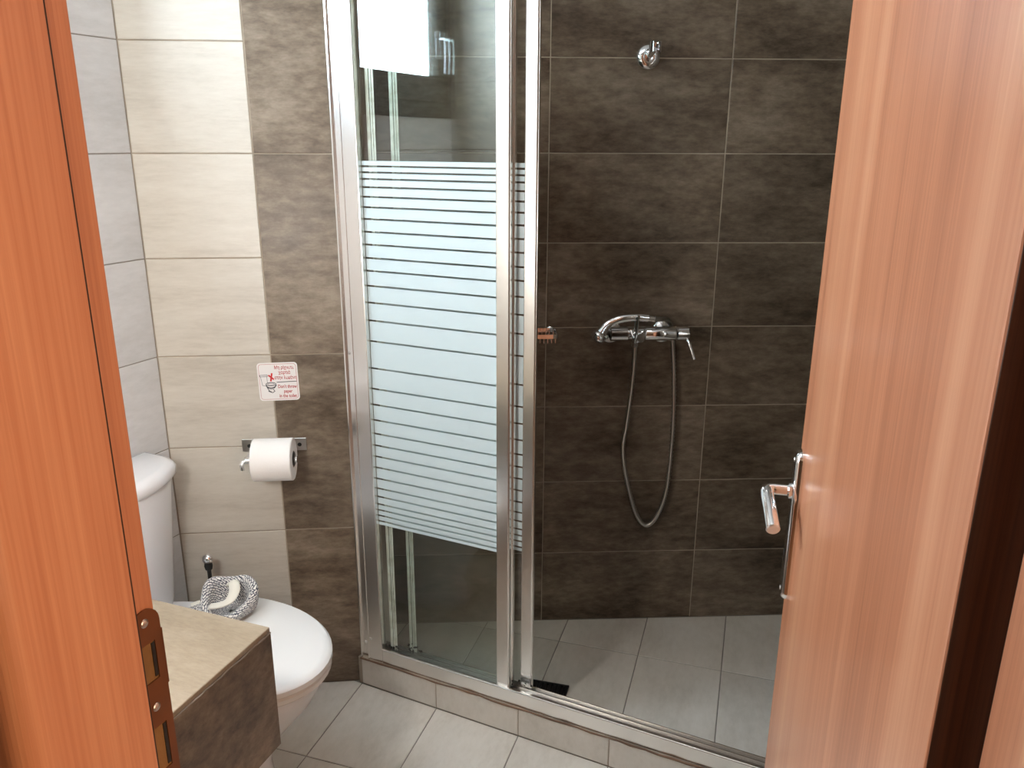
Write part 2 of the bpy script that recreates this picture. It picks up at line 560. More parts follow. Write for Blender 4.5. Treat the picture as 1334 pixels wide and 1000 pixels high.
# cheek of the recess at its left: from the end of the back wall to the shower wall
P1 = fr(C, A_BACK, BW, 0.0)
P2 = fr(S0, A_S, -0.57, 0.0)
ch_ang = math.degrees(math.atan2(P2.y - P1.y, P2.x - P1.x))
ch_len = (P2 - P1).length
wall_cheek = slab('wall_shower_left', P1, ch_ang, 0.03, ch_len + 0.02, 0.002, 0.1, 0, CEIL, M['grout_light'], 'narrow dark tiled cheek of the shower recess')
tile_grid(wall_cheek, [0.002, ch_len], rows, -1, M['tile_dark'], 0.003)
# right wall (hidden behind the open door)
RW0, RW1 = Vector((1.17, 2.45)), Vector((0.42, 0.40))
rw_ang = math.degrees(math.atan2(RW1.y - RW0.y, RW1.x - RW0.x))
wall_right = slab('wall_right', RW0, rw_ang, -0.1, (RW1 - RW0).length + 0.15, 0.0, 0.12, 0, CEIL, M['tile_dark'], 'dark tiled wall behind the open door')

# door wall
wf = MB()
wf.box(-1.35, -0.045, -0.135, -0.002, 0, CEIL)
wf.box(0.775, 1.6, -0.135, -0.002, 0, CEIL)
wf.box(-0.045, 0.775, -0.135, -0.002, 2.08, CEIL)
wall_front = struct(place(wf.build('wall_front', M['grout_dark']), (E0.x, E0.y, 0), A_W), 'tiled wall around the doorway')
for z0, z1 in zip(rows, rows[1:]):
    for x0, x1 in ((-1.03, -0.58), (-0.58, -0.08)):
        add_tile(wall_front, x0 + 0.0015, z0 + 0.0015, x1 - x0 - 0.003, z1 - z0 - 0.003, 1, M['tile_beige'])

# floors
corner_l = fr(C, A_LEFT, 1.03, 0.0)
kend = fr(K0, A_K, 1.43, 0.0)
bath_poly = [tuple(corner_l), tuple(fr(E0, A_E, 0.75, -0.03)), tuple(kend), (-0.4643, 2.0225), tuple(C)]
sh_poly = [tuple(fr(K0, A_K, -0.03, 0.085)), tuple(fr(K0, A_K, 1.40, 0.085)), tuple(fr(S0, A_S, 1.03, 0.0)), tuple(P2)]
base_poly = [(-1.6, 0.3), (1.5, -0.1), (1.5, 2.6), (-1.2, 2.6)]
floor = poly_slab('floor', [tuple(corner_l + Vector((-0.1, 0))), tuple(fr(E0, A_E, 0, -0.15)), tuple(fr(E0, A_E, 0.9, -0.15)),
                            (1.4, 2.6), (-1.2, 2.6)], -0.1, -0.0022, M['grout_dark'], 'floor of pale beige grey tiles')
floor_tiles(floor, bath_poly, -17.5, 0.2515, 0.5, -0.772, 1.478, M['tile_floor'])
shower_floor = poly_slab('floor_shower', sh_poly, -0.09, -0.0019, M['grout_dark'], 'tiled floor of the shower')
floor_tiles(shower_floor, sh_poly, -17.0, 0.2525, 0.5, -0.503, 2.172, M['tile_floor'])

# ceiling over bathroom
poly_slab('ceiling', [(-1.7, 0.55), (0.9, -0.35), (1.5, 2.7), (-1.3, 2.7)], CEIL, CEIL + 0.06, M['plaster'], 'white plaster ceiling')

# shower kerb with tiled front
kerb = MB().box(-0.01, 1.42, 0.002, 0.085, 0, 0.088).build('trim_1', M['grout_brown'])
struct(place(kerb, (K0.x, K0.y, 0), A_K), 'tiled kerb under the shower screen')
tile_grid(kerb, [0.001, 0.252, 0.5065, 0.761, 1.015, 1.27, 1.42], [0.001, 0.086], -1, M['tile_floor'], 0.003)
bead = MB()
pts = [(t / 40 * 1.42, -0.001 + random.uniform(-0.001, 0.001), 0.0885 + random.uniform(-0.0015, 0.0012)) for t in range(41)]
bead.tube(pts, [0.0022 + random.uniform(-0.0008, 0.0012) for _ in pts], 8)
bead.build('silicone_bead', M['silicone'], kerb)

# ------------------------------------------------------------------ hallway behind the camera
hx = [(-1.6, 1.6), (-2.0, -0.137)]
hall = thing_h = None
hf = poly_slab('floor_hall', [tuple(fr(E0, A_E, -1.6, -2.2)), tuple(fr(E0, A_E, 1.8, -2.2)), tuple(fr(E0, A_E, 1.8, -0.15)), tuple(fr(E0, A_E, -1.6, -0.15))],
               -0.1, -0.001, M['hall_floor'], 'wooden hallway floor')
poly_slab('ceiling_hall', [tuple(fr(E0, A_E, -1.6, -2.2)), tuple(fr(E0, A_E, 1.8, -2.2)), tuple(fr(E0, A_E, 1.8, -0.10)), tuple(fr(E0, A_E, -1.6, -0.10))],
          CEIL, CEIL + 0.06, M['plaster'], 'white hallway ceiling')
slab('wall_hall_back', E0, A_E, -1.6, 1.8, -2.3, -2.2, 0, CEIL, M['hall_paint'])
slab('wall_hall_left', E0, A_E, -1.7, -1.6, -2.3, -0.1, 0, CEIL, M['hall_paint'])
whr = slab('wall_hall_right', E0, A_E, 1.8, 1.9, -2.3, -0.1, 0, CEIL, M['hall_paint'])
hw = MB()
for (a, b_, c, d) in ((-1.35, -0.22, 0.55, 0.61), (-1.35, -0.22, 2.04, 2.10), (-1.35, -1.29, 0.61, 2.04), (-0.28, -0.22, 0.61, 2.04)):
    hw.box(1.775, 1.80, a, b_, c, d, 0.004)
hall_fill_frame = struct(place(hw.build('hall_fill_panel', M['wood']), (E0.x, E0.y, 0), A_E), 'added fill light framed as a window at the right of the hallway')
MB().box(1.785, 1.795, -1.3, -0.27, 0.6, 2.05).build('window_pane', M['hall_fill_glow'], hall_fill_frame)  # glowing pane added to light the left jamb, never in view

# ------------------------------------------------------------------ window_1 in the left wall
win = MB()
fw = 0.062
for (a, b_, c, d) in ((WX0, WX1, WZ0, WZ0 + fw), (WX0, WX1, WZ1 - fw, WZ1), (WX0, WX0 + fw, WZ0 + fw, WZ1 - fw), (WX1 - fw, WX1, WZ0 + fw, WZ1 - fw)):
    win.box(a, b_, -0.09, 0.012, c, d, 0.006)
window = struct(place(win.build('window_1', M['window_frame']), (C.x, C.y, 0), A_LEFT), 'high window with dark brown frame and frosted pane')
sa = MB()
sx0, sx1, sz0, sz1, sw = WX0 + fw - 0.008, WX1 - fw + 0.008, WZ0 + fw - 0.008, WZ1 - fw + 0.008, 0.092
for (a, b_, c, d) in ((sx0, sx1, sz0, sz0 + sw), (sx0, sx1, sz1 - sw, sz1), (sx0, sx0 + sw, sz0 + sw, sz1 - sw), (sx1 - sw, sx1, sz0 + sw, sz1 - sw)):
    sa.box(a, b_, -0.06, 0.024, c, d, 0.008)
sash = sa.build('window_sash', M['window_frame'], window)
MB().box(sx0 + sw - 0.01, sx1 - sw + 0.01, -0.03, -0.022, sz0 + sw - 0.01, sz1 - sw + 0.01).build('window_pane', M['window_glow'], window)
hd = MB()
hd.box(sx1 - 0.062, sx1 - 0.034, 0.024, 0.034, 1.82, 1.92, 0.004)
hd.tube([(sx1 - 0.048, 0.03, 1.89), (sx1 - 0.048, 0.065, 1.89)], 0.008)
hd.tube(catmull([(sx1 - 0.048, 0.065, 1.89), (sx1 - 0.05, 0.068, 1.84), (sx1 - 0.052, 0.066, 1.77)]), 0.009)
hd.build('window_handle', M['chrome'], window)

# ================================================================== DOOR FRAME AND DOOR
def jamb_poly(s, step, x0):
    """cross-section; s=+1 left jamb (opening to the right), -1 right jamb"""
    pts = [(0, 0), (0, -0.04), (step, -0.04), (step, -0.145)]
    r = 0.022
    for k in range(1, 9):
        a = PI / 2 * k / 8
        pts.append((step - r + r * math.cos(a), -0.145 - r * math.sin(a)))
    pts += [(-0.085, -0.167), (-0.085, -0.14), (-0.04, -0.14), (-0.04, 0.0)]
    pts = [(x0 + s * x, y) for x, y in pts]
    return pts if s > 0 else list(reversed(pts))


def edge_box(o):
    return o


jl = MB(); jl.prism(jamb_poly(1, 0.022, 0.0), 0, 2.04)
jamb_l = struct(place(jl.build('trim_2', M['wood']), (E0.x, E0.y, 0), A_E), 'orange cherry wood door jamb with strike plate at left')
bv = jamb_l.modifiers.new('bevel', 'BEVEL'); bv.width = 0.0012; bv.segments = 2; bv.limit_method = 'ANGLE'
jr = MB(); jr.prism(jamb_poly(-1, 0.018, 0.732), 0, 2.04)
jamb_r = struct(place(jr.build('trim_3', M['wood']), (E0.x, E0.y, 0), A_E), 'cherry wood door jamb on the hinge side')
bv = jamb_r.modifiers.new('bevel', 'BEVEL'); bv.width = 0.0012; bv.segments = 2; bv.limit_method = 'ANGLE'
hdj = MB(); hdj.box(-0.085, 0.817, -0.167, 0.0, 2.04, 2.12, 0.003)
struct(place(hdj.build('trim_4', M['wood']), (E0.x, E0.y, 0), A_E), 'cherry wood head of the door frame')

M['seal_brown'] = simple('dark_brown_rubber', (0.035, 0.014, 0.007, 1), 0.6)
MB().box(0.008, 0.0205, -0.0402, -0.0374, 0, 2.04, 0.0008).build('door_seal', M['seal_brown'], jamb_l)
MB().box(0.7145, 0.726, -0.0402, -0.0374, 0, 2.04, 0.0008).build('door_seal', M['seal_brown'], jamb_r)
# strike plate on the left jamb
st = MB()
zt, zb = 1.085, 0.862


def plate_outline(w0, w1, z0, z1, n=10):
    r = (w1 - w0) / 2; c = (w0 + w1) / 2
    top = [(c + r * math.cos(PI * k / n), z1 - r + r * math.sin(PI * k / n)) for k in range(n + 1)]
    bot = [(c + r * math.cos(PI + PI * k / n), z0 + r + r * math.sin(PI + PI * k / n)) for k in range(n + 1)]
    return top + bot


# plate with two slots: built from pieces around the slots
def strike_plate():
    b = MB()
    w0, w1 = -0.0335, 0.003
    slots = [(1.003, 1.047), (0.895, 0.950)]
    s0, s1 = -0.026, -0.006
    T = 0.0022
    zs = [zb + 0.018, slots[1][0], slots[1][1], slots[0][0], slots[0][1], zt - 0.018]
    n = 10
    def slabp(poly):
        M_ = Matrix(((0, 0, 1, 0), (1, 0, 0, 0), (0, 1, 0, 0), (0, 0, 0, 1)))   # (y, z, x) order
        b.prism(poly, 0.0, T, M=M_)
    r = (w1 - w0) / 2; c = (w0 + w1) / 2
    slabp([(c + r * math.cos(PI * k / n), zs[5] + 0.018 * math.sin(PI * k / n)) for k in range(n + 1)])
    slabp([(c + r * math.cos(PI + PI * k / n), zs[0] + 0.018 * math.sin(PI + PI * k / n)) for k in range(n + 1)])
    for a, d in ((zs[0], zs[1]), (zs[2], zs[3]), (zs[4], zs[5])):
        slabp([(w0, a), (w1, a), (w1, d), (w0, d)])
    for a, d in slots:
        slabp([(w0, a), (s0, a), (s0, d), (w0, d)])
        slabp([(s1, a), (w1, a), (w1, d), (s1, d)])
    # lip bent round the edge of the jamb
    b.box(-0.004, T, 0.0025, 0.0045, 0.99, 1.055)
    return b


plate = strike_plate().build('strike_plate', M['strike'], jamb_l)
plate.location = (0.0003, 0, 0)
for a, d in ((1.003, 1.047), (0.895, 0.950)):
    MB().box(0.0, 0.0006, -0.026, -0.006, a, d).build('mortise', M['raw_wood'], plate)
    MB().box(0.0006, 0.0016, -0.0105, -0.0065, a + 0.003, d - 0.002).build('latch_edge', M['black_plastic'], plate)
for z in (1.071, 0.973, 0.877):
    s = MB()
    Mx = Matrix.Translation((0.0022, -0.0155, z)) @ Matrix.Rotation(PI / 2, 4, 'Y')
    s.lathe([(0.0, 0.0014), (0.003, 0.0013), (0.0046, 0.0004), (0.0048, 0.0)], Mx, 16)
    s.box(0.0033, 0.0038, -0.0185, -0.0125, z - 0.0006, z + 0.0006)
    s.build('screw', M['steel'], plate)

# door leaf
DW, DT = 0.7135, 0.04
leaf = MB(); leaf.box(0, DW, 0, DT, 0.008, 2.03, 0.0025, 3)
door = struct(place(leaf.build('door_1', M['wood']), (D0.x, D0.y, 0), A_D), 'open cherry wood laminate door with chrome lever handle')


def rounded_plate(w0, w1, z0, z1, r, n=6):
    out = []
    for cx, cz, a0 in ((w1 - r, z1 - r, 0), (w0 + r, z1 - r, PI / 2), (w0 + r, z0 + r, PI), (w1 - r, z0 + r, 3 * PI / 2)):
        for k in range(n + 1):
            a = a0 + PI / 2 * k / n
            out.append((cx + r * math.cos(a), cz + r * math.sin(a)))
    return out


def door_plate(y0, y1):
    b = MB()
    o = rounded_plate(0.014, 0.054, 0.853, 1.097, 0.016)
    i = rounded_plate(0.0175, 0.0505, 0.8565, 1.0935, 0.0125)
    rings = [[(x, y0, z) for x, z in o]]
    for k in range(0, 6):
        a = PI / 2 * k / 5
        d = 0.0085 * (1 - math.cos(a))
        rings.append([(x, y0 + (y1 - y0) * (0.3 + 0.7 * math.sin(a)), z) for x, z in rounded_plate(0.014 + d, 0.054 - d, 0.853 + d, 1.097 - d, 0.016 - d)])
    b.loft(rings, smooth=True)
    return b


for side, (y0, y1, sg) in enumerate(((0.0, -0.012, -1), (DT, DT + 0.012, 1))):
    pl = door_plate(y0, y1).build('handle_plate', M['chrome'], door)
    lv = MB()
    ry = y1
    el = y0 + sg * 0.047
    lv.lathe([(0.0125, 0.0), (0.0125, 0.004), (0.009, 0.006)], Matrix.Translation((0.034, ry, 1.032)) @ Matrix.Rotation(-sg * PI / 2, 4, 'X'), 20)
    path = catmull([(0.034, ry, 1.032), (0.034, ry + sg * 0.02, 1.032), (0.034, el - sg * 0.008, 1.032), (0.037, el, 1.031), (0.050, el, 1.0265), (0.080, el - sg * 0.003, 1.016), (0.112, el - sg * 0.006, 1.003)], 6)
    nn = len(path)
    rad = [0.0088 if k < nn * 0.42 else 0.0088 + 0.0014 * min(1, (k - nn * 0.42) / (nn * 0.22)) for k in range(nn)]
    lv.tube(path, rad, 16)
    lo = lv.build('handle_lever', M['chrome'], door, sharp=50)
    cap = MB(); e = path[-1]; dd = (path[-1] - path[-2]).normalized()
    q = dd.to_track_quat('Z', 'Y').to_matrix().to_4x4()
    cap.lathe([(0.0, 0.0022), (0.0085, 0.002), (0.0101, 0.0)], Matrix.Translation(e) @ q, 16)
    cap.build('end_cap', M['alu_satin'], lo)
    kh = MB()
    Mx = Matrix.Translation((0.034, y1, 0.93)) @ Matrix.Rotation(-sg * PI / 2, 4, 'X')
    kh.lathe([(0.0, 0.0006), (0.005, 0.0006), (0.005, 0.0)], Mx, 14)
    kh.box(0.0325, 0.0355, min(y1, y1 + sg * 0.0006), max(y1, y1 + sg * 0.0006), 0.915, 0.93)
    kh.build('keyhole', M['black_plastic'], pl)
    for z in (0.868, 1.082):
        sb = MB()
        sb.lathe([(0.0, 0.001), (0.003, 0.0009), (0.0038, 0.0)], Matrix.Translation((0.034, y1, z)) @ Matrix.Rotation(-sg * PI / 2, 4, 'X'), 12)
        sb.build('screw', M['steel'], pl)
M['wood_edge_shaded'] = wood_mat('shaded_edge_wood', (0.012, 0.005, 0.002, 1), (0.05, 0.018, 0.007, 1), (0.13, 0.048, 0.018, 1), rough=0.4, coat=0.2)  # shade on the hinge edge, painted in as darker wood
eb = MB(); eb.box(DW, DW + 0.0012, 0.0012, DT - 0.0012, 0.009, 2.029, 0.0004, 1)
eb = eb.build('shaded_edge', M['wood_edge_shaded'], door); eb['label'] = 'hinge edge of the door with its shade painted dark brown'
for z in (0.25, 1.02, 1.78):
    h = MB(); h.tube([(DW + 0.004, DT + 0.006, z - 0.04), (DW + 0.004, DT + 0.006, z + 0.04)], 0.006)
    h.build('hinge', M['steel'], door)

# ================================================================== SHOWER SCREEN
scr = thing('shower_screen', 'framed sliding shower screen with frosted stripes on the tiled kerb', 'shower screen', (K0.x, K0.y, 0.0), A_K)
RZ0, RZ1, TOPZ = 0.089, 0.134, 1.93
ZG0 = RZ1 - 0.012
# wall post: wall channel and adjoining stile
b = MB(); b.box(-0.002, 0.026, 0.010, 0.055, RZ0, TOPZ, 0.002)
b.box(0.0, 0.004, 0.004, 0.012, RZ0, TOPZ)
ch_ = b.build('wall_channel', M['alu'], scr)
b = MB(); b.box(0.024, 0.0735, 0.004, 0.052, RZ0 + 0.001, TOPZ, 0.0025)
b.box(0.026, 0.030, 0.0025, 0.006, RZ0 + 0.001, TOPZ)
b.build('wall_stile', M['alu'], scr)
for x, z in ((0.016, 1.832), (0.013, 1.005), (0.014, 0.14), (0.035, 0.160)):
    s = MB(); y = 0.010 if x < 0.03 else 0.004
    s.lathe([(0.0, 0.002), (0.0035, 0.0018), (0.005, 0.0)], Matrix.Translation((x, y, z)) @ Matrix.Rotation(PI / 2, 4, 'X'), 14)
    s.box(x - 0.003, x + 0.003, y - 0.0026, y - 0.0018, z - 0.0005, z + 0.0005)
    s.build('screw', M['steel'], ch_)
# rails
b = MB()
b.box(0.0735, 1.33, 0.004, 0.014, RZ0, RZ1, 0.002)
b.box(0.0735, 1.33, 0.014, 0.066, RZ0, RZ0 + 0.018)
b.box(0.0735, 1.33, 0.006, 0.0085, RZ1 - 0.001, RZ1 + 0.002)
for y in (0.029, 0.044, 0.060):
    b.box(0.0735, 1.33, y - 0.001, y + 0.001, RZ0 + 0.018, RZ1 - 0.012)
b.build('bottom_rail', M['alu'], scr)
b = MB(); b.box(-0.002, 1.33, 0.004, 0.070, TOPZ, TOPZ + 0.045, 0.003)
b.build('top_rail', M['alu'], scr)
b = MB(); b.box(1.285, 1.33, 0.004, 0.06, RZ0, TOPZ, 0.003)
b.build('end_post', M['alu'], scr)

GAPS = [1.4755, 1.4700, 1.4583, 1.4428, 1.4237, 1.401, 1.3764, 1.3481, 1.3172, 1.2861, 1.2532, 1.2214, 1.1837, 1.1412, 1.0953, 1.0415, 0.9698, 0.9141, 0.8707,
        0.8279, 0.7899, 0.7567, 0.7251, 0.6932, 0.6616, 0.6327, 0.6086, 0.5862, 0.5687, 0.5524, 0.536]
GAPS[0:2] = [1.4724]
PTOP, PBOT = 1.4848, 0.5252


def panel(name, x0, x1, yc, stile_w, left_seal, mould):
    p = bpy.data.objects.new(name, None); p.empty_display_size = 0.05
    COL.objects.link(p); p.parent = scr
    gx0, gx1 = x0, x1 - stile_w + 0.004
    g = MB(); g.box(gx0, gx1, yc - 0.002, yc + 0.002, ZG0, TOPZ + 0.005)
    g.build('glass_pane', M['glass'], p, sharp=0)
    f = MB()
    edges = [PTOP] + GAPS + [PBOT]
    for k, (a, d) in enumerate(zip(edges, edges[1:])):
        ht = 0.0023 if k > 0 else 0.0
        lb = 0.0023 if k < len(edges) - 2 else 0.0
        f.box(gx0 + 0.001, gx1 - 0.001, yc - 0.0026, yc - 0.0021, d + lb, a - ht)
    f.build('frosted_stripes', M['frost'], p)
    s = MB(); s.box(x1 - stile_w, x1, yc - 0.0095, yc + 0.007, ZG0 + 0.004, TOPZ + 0.003, 0.002)
    s.box(x1 - 0.006, x1 + 0.0015, yc - 0.006, yc + 0.003, ZG0 + 0.004, TOPZ + 0.003)
    so = s.build('stile', M['alu'], p)
    if left_seal:
        s = MB()
        s.box(x0 - 0.002, x0 + 0.008, yc - 0.005, yc + 0.005, ZG0 + 0.002, TOPZ, 0.002)
        s.box(x0 + 0.010, x0 + 0.022, yc - 0.0045, yc - 0.0028, ZG0 + 0.002, TOPZ, 0.0008)
        s.box(x0 + 0.013, x0 + 0.016, yc - 0.0065, yc - 0.0045, ZG0 + 0.002, TOPZ)
        s.build('edge_seal', M['seal'], p)
    if mould:
        s = MB()
        for _ in range(26):
            xx = random.choice((x0 + random.gauss(0.012, 0.012), x1 - random.gauss(0.01, 0.012) if left_seal else x0 + random.gauss(0.02, 0.02)))
            xx = min(max(xx, 0.08), x1)
            s.sphere((xx, yc - 0.006 + random.uniform(-0.002, 0.003), ZG0 + 0.003 + abs(random.gauss(0, 0.009))), random.uniform(0.0015, 0.0042), 8)
        s.build('mould', M['mould'], p)['kind'] = 'stuff'
    return p


panel('fixed_panel', 0.0735, 0.471, 0.021, 0.034, False, False)
panel('sliding_panel', 0.086, 0.474, 0.037, 0.030, True, True)
panel('sliding_panel', 0.141, 0.523, 0.053, 0.030, True, True)

# drain grate in the shower floor
dr = thing('floor_drain', 'small black slotted drain grate in the shower floor', 'drain', (0.104, 1.958, 0.0), -15)
b = MB()
b.box(-0.055, 0.055, -0.055, -0.047, 0, 0.006, 0.001); b.box(-0.055, 0.055, 0.047, 0.055, 0, 0.006, 0.001)
b.box(-0.055, -0.047, -0.047, 0.047, 0, 0.006, 0.001); b.box(0.047, 0.055, -0.047, 0.047, 0, 0.006, 0.001)
b.box(-0.05, 0.05, -0.05, 0.05, 0.0002, 0.001)
b.build('frame', M['black_plastic'], dr)
for k in range(7):
    x = -0.042 + k * 0.014
    MB().box(x - 0.0035, x + 0.0035, -0.048, 0.048, 0.001, 0.006, 0.0008).build('slat', M['black_plastic'], dr)

# ================================================================== SHOWER FITTINGS (frame of the shower wall: -y into the room)
mx = thing('shower_mixer', 'chrome single lever shower mixer mounted on the dark tiled wall', 'mixer tap', (S0.x, S0.y, 0), A_S)
RX = lambda x, y, z: Matrix.Translation((x, y, z)) @ Matrix.Rotation(PI / 2, 4, 'Y')     # lathe axis along +x
RYm = lambda x, y, z: Matrix.Translation((x, y, z)) @ Matrix.Rotation(PI / 2, 4, 'X')    # lathe axis along -y
yb, zb_ = -0.062, 0.994
b = MB()
b.lathe([(0.0, 0.0), (0.0185, 0.0), (0.0205, 0.002), (0.0205, 0.05), (0.018, 0.053), (0.0165, 0.056), (0.0165, 0.098), (0.0185, 0.101), (0.0205, 0.104),
         (0.0205, 0.190), (0.019, 0.193), (0.0, 0.193)], RX(0.182, yb, zb_), 28)
b.build('body', M['chrome'], mx)
b = MB()
b.lathe([(0.0, 0.0), (0.0185, 0.0), (0.021, 0.003), (0.021, 0.034), (0.0185, 0.037), (0.0, 0.037)], RX(0.377, yb, zb_), 28)
cp = b.build('lever_cap', M['chrome'], mx)
b = MB(); b.tube(catmull([(0.406, yb - 0.010, zb_ - 0.012), (0.413, yb - 0.026, zb_ - 0.03), (0.425, yb - 0.04, 0.925)]), [0.0062] * 9 + [0.0052] * 8, 12)
b.build('lever', M['chrome'], mx)
for x in (0.193, 0.350):
    b = MB()
    b.lathe([(0.0335, 0.0), (0.0335, 0.003), (0.030, 0.007), (0.016, 0.012), (0.0135, 0.014), (0.0135, 0.05)], RYm(x, 0, 0.986), 28)
    b.build('rosette', M['chrome'], mx)
b = MB()   # diverter block and cradle with its upright pin
b.lathe([(0.0, 0.0), (0.0135, 0.0), (0.0150, 0.002), (0.0150, 0.016), (0.012, 0.019), (0.0, 0.019)], RYm(0.266, yb - 0.016, 0.990), 20)
b.tube([(0.2515, yb - 0.030, 0.975), (0.2515, yb - 0.044, 1.008), (0.2535, yb - 0.050, 1.058)], [0.0055, 0.0045, 0.0042], 10)
b.tube([(0.2535, yb - 0.012, 1.005), (0.2535, yb - 0.016, 1.036), (0.2535, yb - 0.016, 1.054)], [0.005, 0.0045, 0.0035], 10)
b.tube(catmull([(0.240, yb - 0.012, 1.008), (0.2435, yb - 0.022, 0.994), (0.2515, yb - 0.028, 0.985)]), 0.0045, 8)
b.tube(catmull([(0.283, yb - 0.012, 1.006), (0.274, yb - 0.024, 0.998), (0.262, yb - 0.028, 0.985)]), 0.0040, 8)
b.build('cradle', M['chrome'], mx)
b = MB()
b.lathe([(0.010, 0.0), (0.0115, 0.001), (0.0115, 0.013), (0.009, 0.015), (0.0075, 0.03)], Matrix.Translation((0.257, yb, 0.956)), 6, smooth=False, cap0=True)
b.build('outlet_nut', M['chrome'], mx)

hs = thing('hand_shower', 'curved chrome hand shower laid over the mixer with its hose looping down', 'hand shower', (S0.x, S0.y, 0), A_S)
yh = -0.094
pth = catmull([(0.138, yh - 0.010, 0.984), (0.148, yh - 0.006, 1.006), (0.170, yh, 1.031), (0.207, yh, 1.046), (0.250, yh + 0.002, 1.049), (0.285, yh + 0.004, 1.047)], 6)
nn = len(pth)
rad = [0.0118 + 0.009 * max(0, 1 - k / (nn * 0.42)) for k in range(nn)]
rad[0] = 0.016; rad[1] = 0.019
b = MB(); b.tube(pth, rad, 18)
hb = b.build('handle', M['chrome'], hs)
b = MB()
q = Vector((-0.55, -0.45, -0.55)).normalized().to_track_quat('Z', 'Y').to_matrix().to_4x4()
b.lathe([(0.0, -0.016), (0.012, -0.014), (0.021, -0.006), (0.0235, 0.004), (0.0225, 0.009), (0.0, 0.010)], Matrix.Translation((0.143, yh - 0.006, 0.996)) @ q, 24)
b.build('spray_head', M['chrome'], hs)
b = MB()
for k in range(12):
    a = k * PI / 6
    p = Matrix.Translation((0.143, yh - 0.006, 0.996)) @ q @ Vector((0.015 * math.cos(a), 0.015 * math.sin(a), 0.0105))
    b.sphere(p, 0.0016, 6)
b.build('nozzles', M['black_plastic'], hs)
b = MB(); b.tube([(0.283, yh + 0.004, 1.047), (0.303, yh + 0.008, 1.0435)], [0.0095, 0.0085], 12)
b.build('hose_nut', M['chrome'], hs)
hp = catmull([(0.303, yh + 0.008, 1.0435), (0.324, yh + 0.018, 1.040), (0.346, yh + 0.042, 1.034), (0.364, -0.030, 1.018), (0.375, -0.0165, 0.985), (0.381, -0.018, 0.945), (0.392, -0.024, 0.80), (0.395, -0.026, 0.64),
              (0.388, -0.024, 0.48), (0.362, -0.024, 0.388), (0.330, -0.024, 0.356), (0.296, -0.024, 0.396), (0.260, -0.024, 0.512), (0.243, -0.026, 0.620), (0.250, -0.034, 0.715),
              (0.2575, -0.052, 0.862), (0.257, yb, 0.957)], 26)
b = MB()
rr = []
acc = 0.0
for k in range(len(hp)):
    rr.append(0.0068 + (0.0007 if k % 2 else -0.0007))
b.tube(hp, rr, 10)
b.build('hose', M['steel'], hs, sharp=0)

br = thing('shower_bracket', 'small round chrome hand shower bracket high on the shower wall', 'bracket', (S0.x, S0.y, 0), A_S)
b = MB()
b.lathe([(0.033, 0.0), (0.033, 0.003), (0.030, 0.008), (0.021, 0.0125), (0.015, 0.0135), (0.012, 0.0125), (0.011, 0.018), (0.0, 0.019)], RYm(0.267, 0, 1.752), 32)
b.build('rosette', M['chrome'], br)
b = MB()
b.tube([(0.268, -0.014, 1.755), (0.270, -0.030, 1.761), (0.273, -0.042, 1.768)], [0.009, 0.0085, 0.008], 12)
pc = [(0.276 + 0.0135 * math.cos(R(a)), -0.046 + 0.0135 * math.sin(R(a)) , 1.774) for a in range(-60, 241, 20)]
rings = []
for (px, py, pz) in pc:
    rings.append([(px, py, pz - 0.014), (px, py, pz + 0.012), (px + (px - 0.276) * 0.3, py + (py + 0.046) * 0.3, pz + 0.012), (px + (px - 0.276) * 0.25, py + (py + 0.046) * 0.25, pz - 0.014)])
b.loft(rings, smooth=False)
b.build('holder', M['chrome'], br)

so = thing('soap_rack', 'small chrome wire soap rack beside the door stile in the shower', 'soap rack', (S0.x, S0.y, 0), A_S)
b = MB()
def loop(z, r, x0, x1, y0, y1, rc=0.016):
    pts = []
    for cx, cy, a0 in ((x1 - rc, y1 + rc, 0), (x0 + rc, y1 + rc, 90), (x0 + rc, y0 - rc, 180), (x1 - rc, y0 - rc, 270)):
        sx = 1
        for k in range(5):
            a = R(a0 + k * 22.5)
            pts.append((cx + rc * math.cos(a), cy + rc * math.sin(a) - 0 * sx, z))
    pts.append(pts[0])
    return pts
def rect_loop(z, x0, x1, y0, y1, rc=0.016):     # y0 < y1
    pts = []
    for cx, cy, a0 in ((x1 - rc, y1 - rc, 0), (x0 + rc, y1 - rc, 90), (x0 + rc, y0 + rc, 180), (x1 - rc, y0 + rc, 270)):
        for k in range(6):
            a = R(a0 + k * 18)
            pts.append((cx + rc * math.cos(a), cy + rc * math.sin(a), z))
    pts.append(pts[0])
    return pts
def band(b, pts, h, t):
    n = len(pts) - 1
    cx = sum(p[0] for p in pts[:-1]) / n; cy = sum(p[1] for p in pts[:-1]) / n
    rings = []
    for p in pts:
        d = Vector((p[0] - cx, p[1] - cy, 0)).normalized() * t
        rings.append([(p[0], p[1], p[2] - h / 2), (p[0] + d.x, p[1] + d.y, p[2] - h / 2), (p[0] + d.x, p[1] + d.y, p[2] + h / 2), (p[0], p[1], p[2] + h / 2)])
    b.loft(rings, smooth=False, cap0=False, cap1=False)
band(b, rect_loop(0.994, -0.10, 0.026, -0.092, -0.008), 0.012, 0.003)
b.build('rim', M['chrome'], so)
for k in range(11):
    x = -0.092 + k * 0.0112
    w = MB()
    w.tube(catmull([(x, -0.088, 0.991), (x, -0.088, 0.978), (x, -0.080, 0.972), (x, -0.020, 0.972), (x, -0.012, 0.978), (x, -0.012, 0.991)], 4), 0.0013, 6)
    w.build('wire', M['chrome'], so)
b = MB()
b.bm.free()
for x in (0.012, -0.085):
    b = MB(); b.lathe([(0.014, 0.0), (0.014, 0.004), (0.008, 0.008), (0.006, 0.012)], RYm(x, 0, 0.990), 16)
    b.build('fixing', M['chrome'], so)

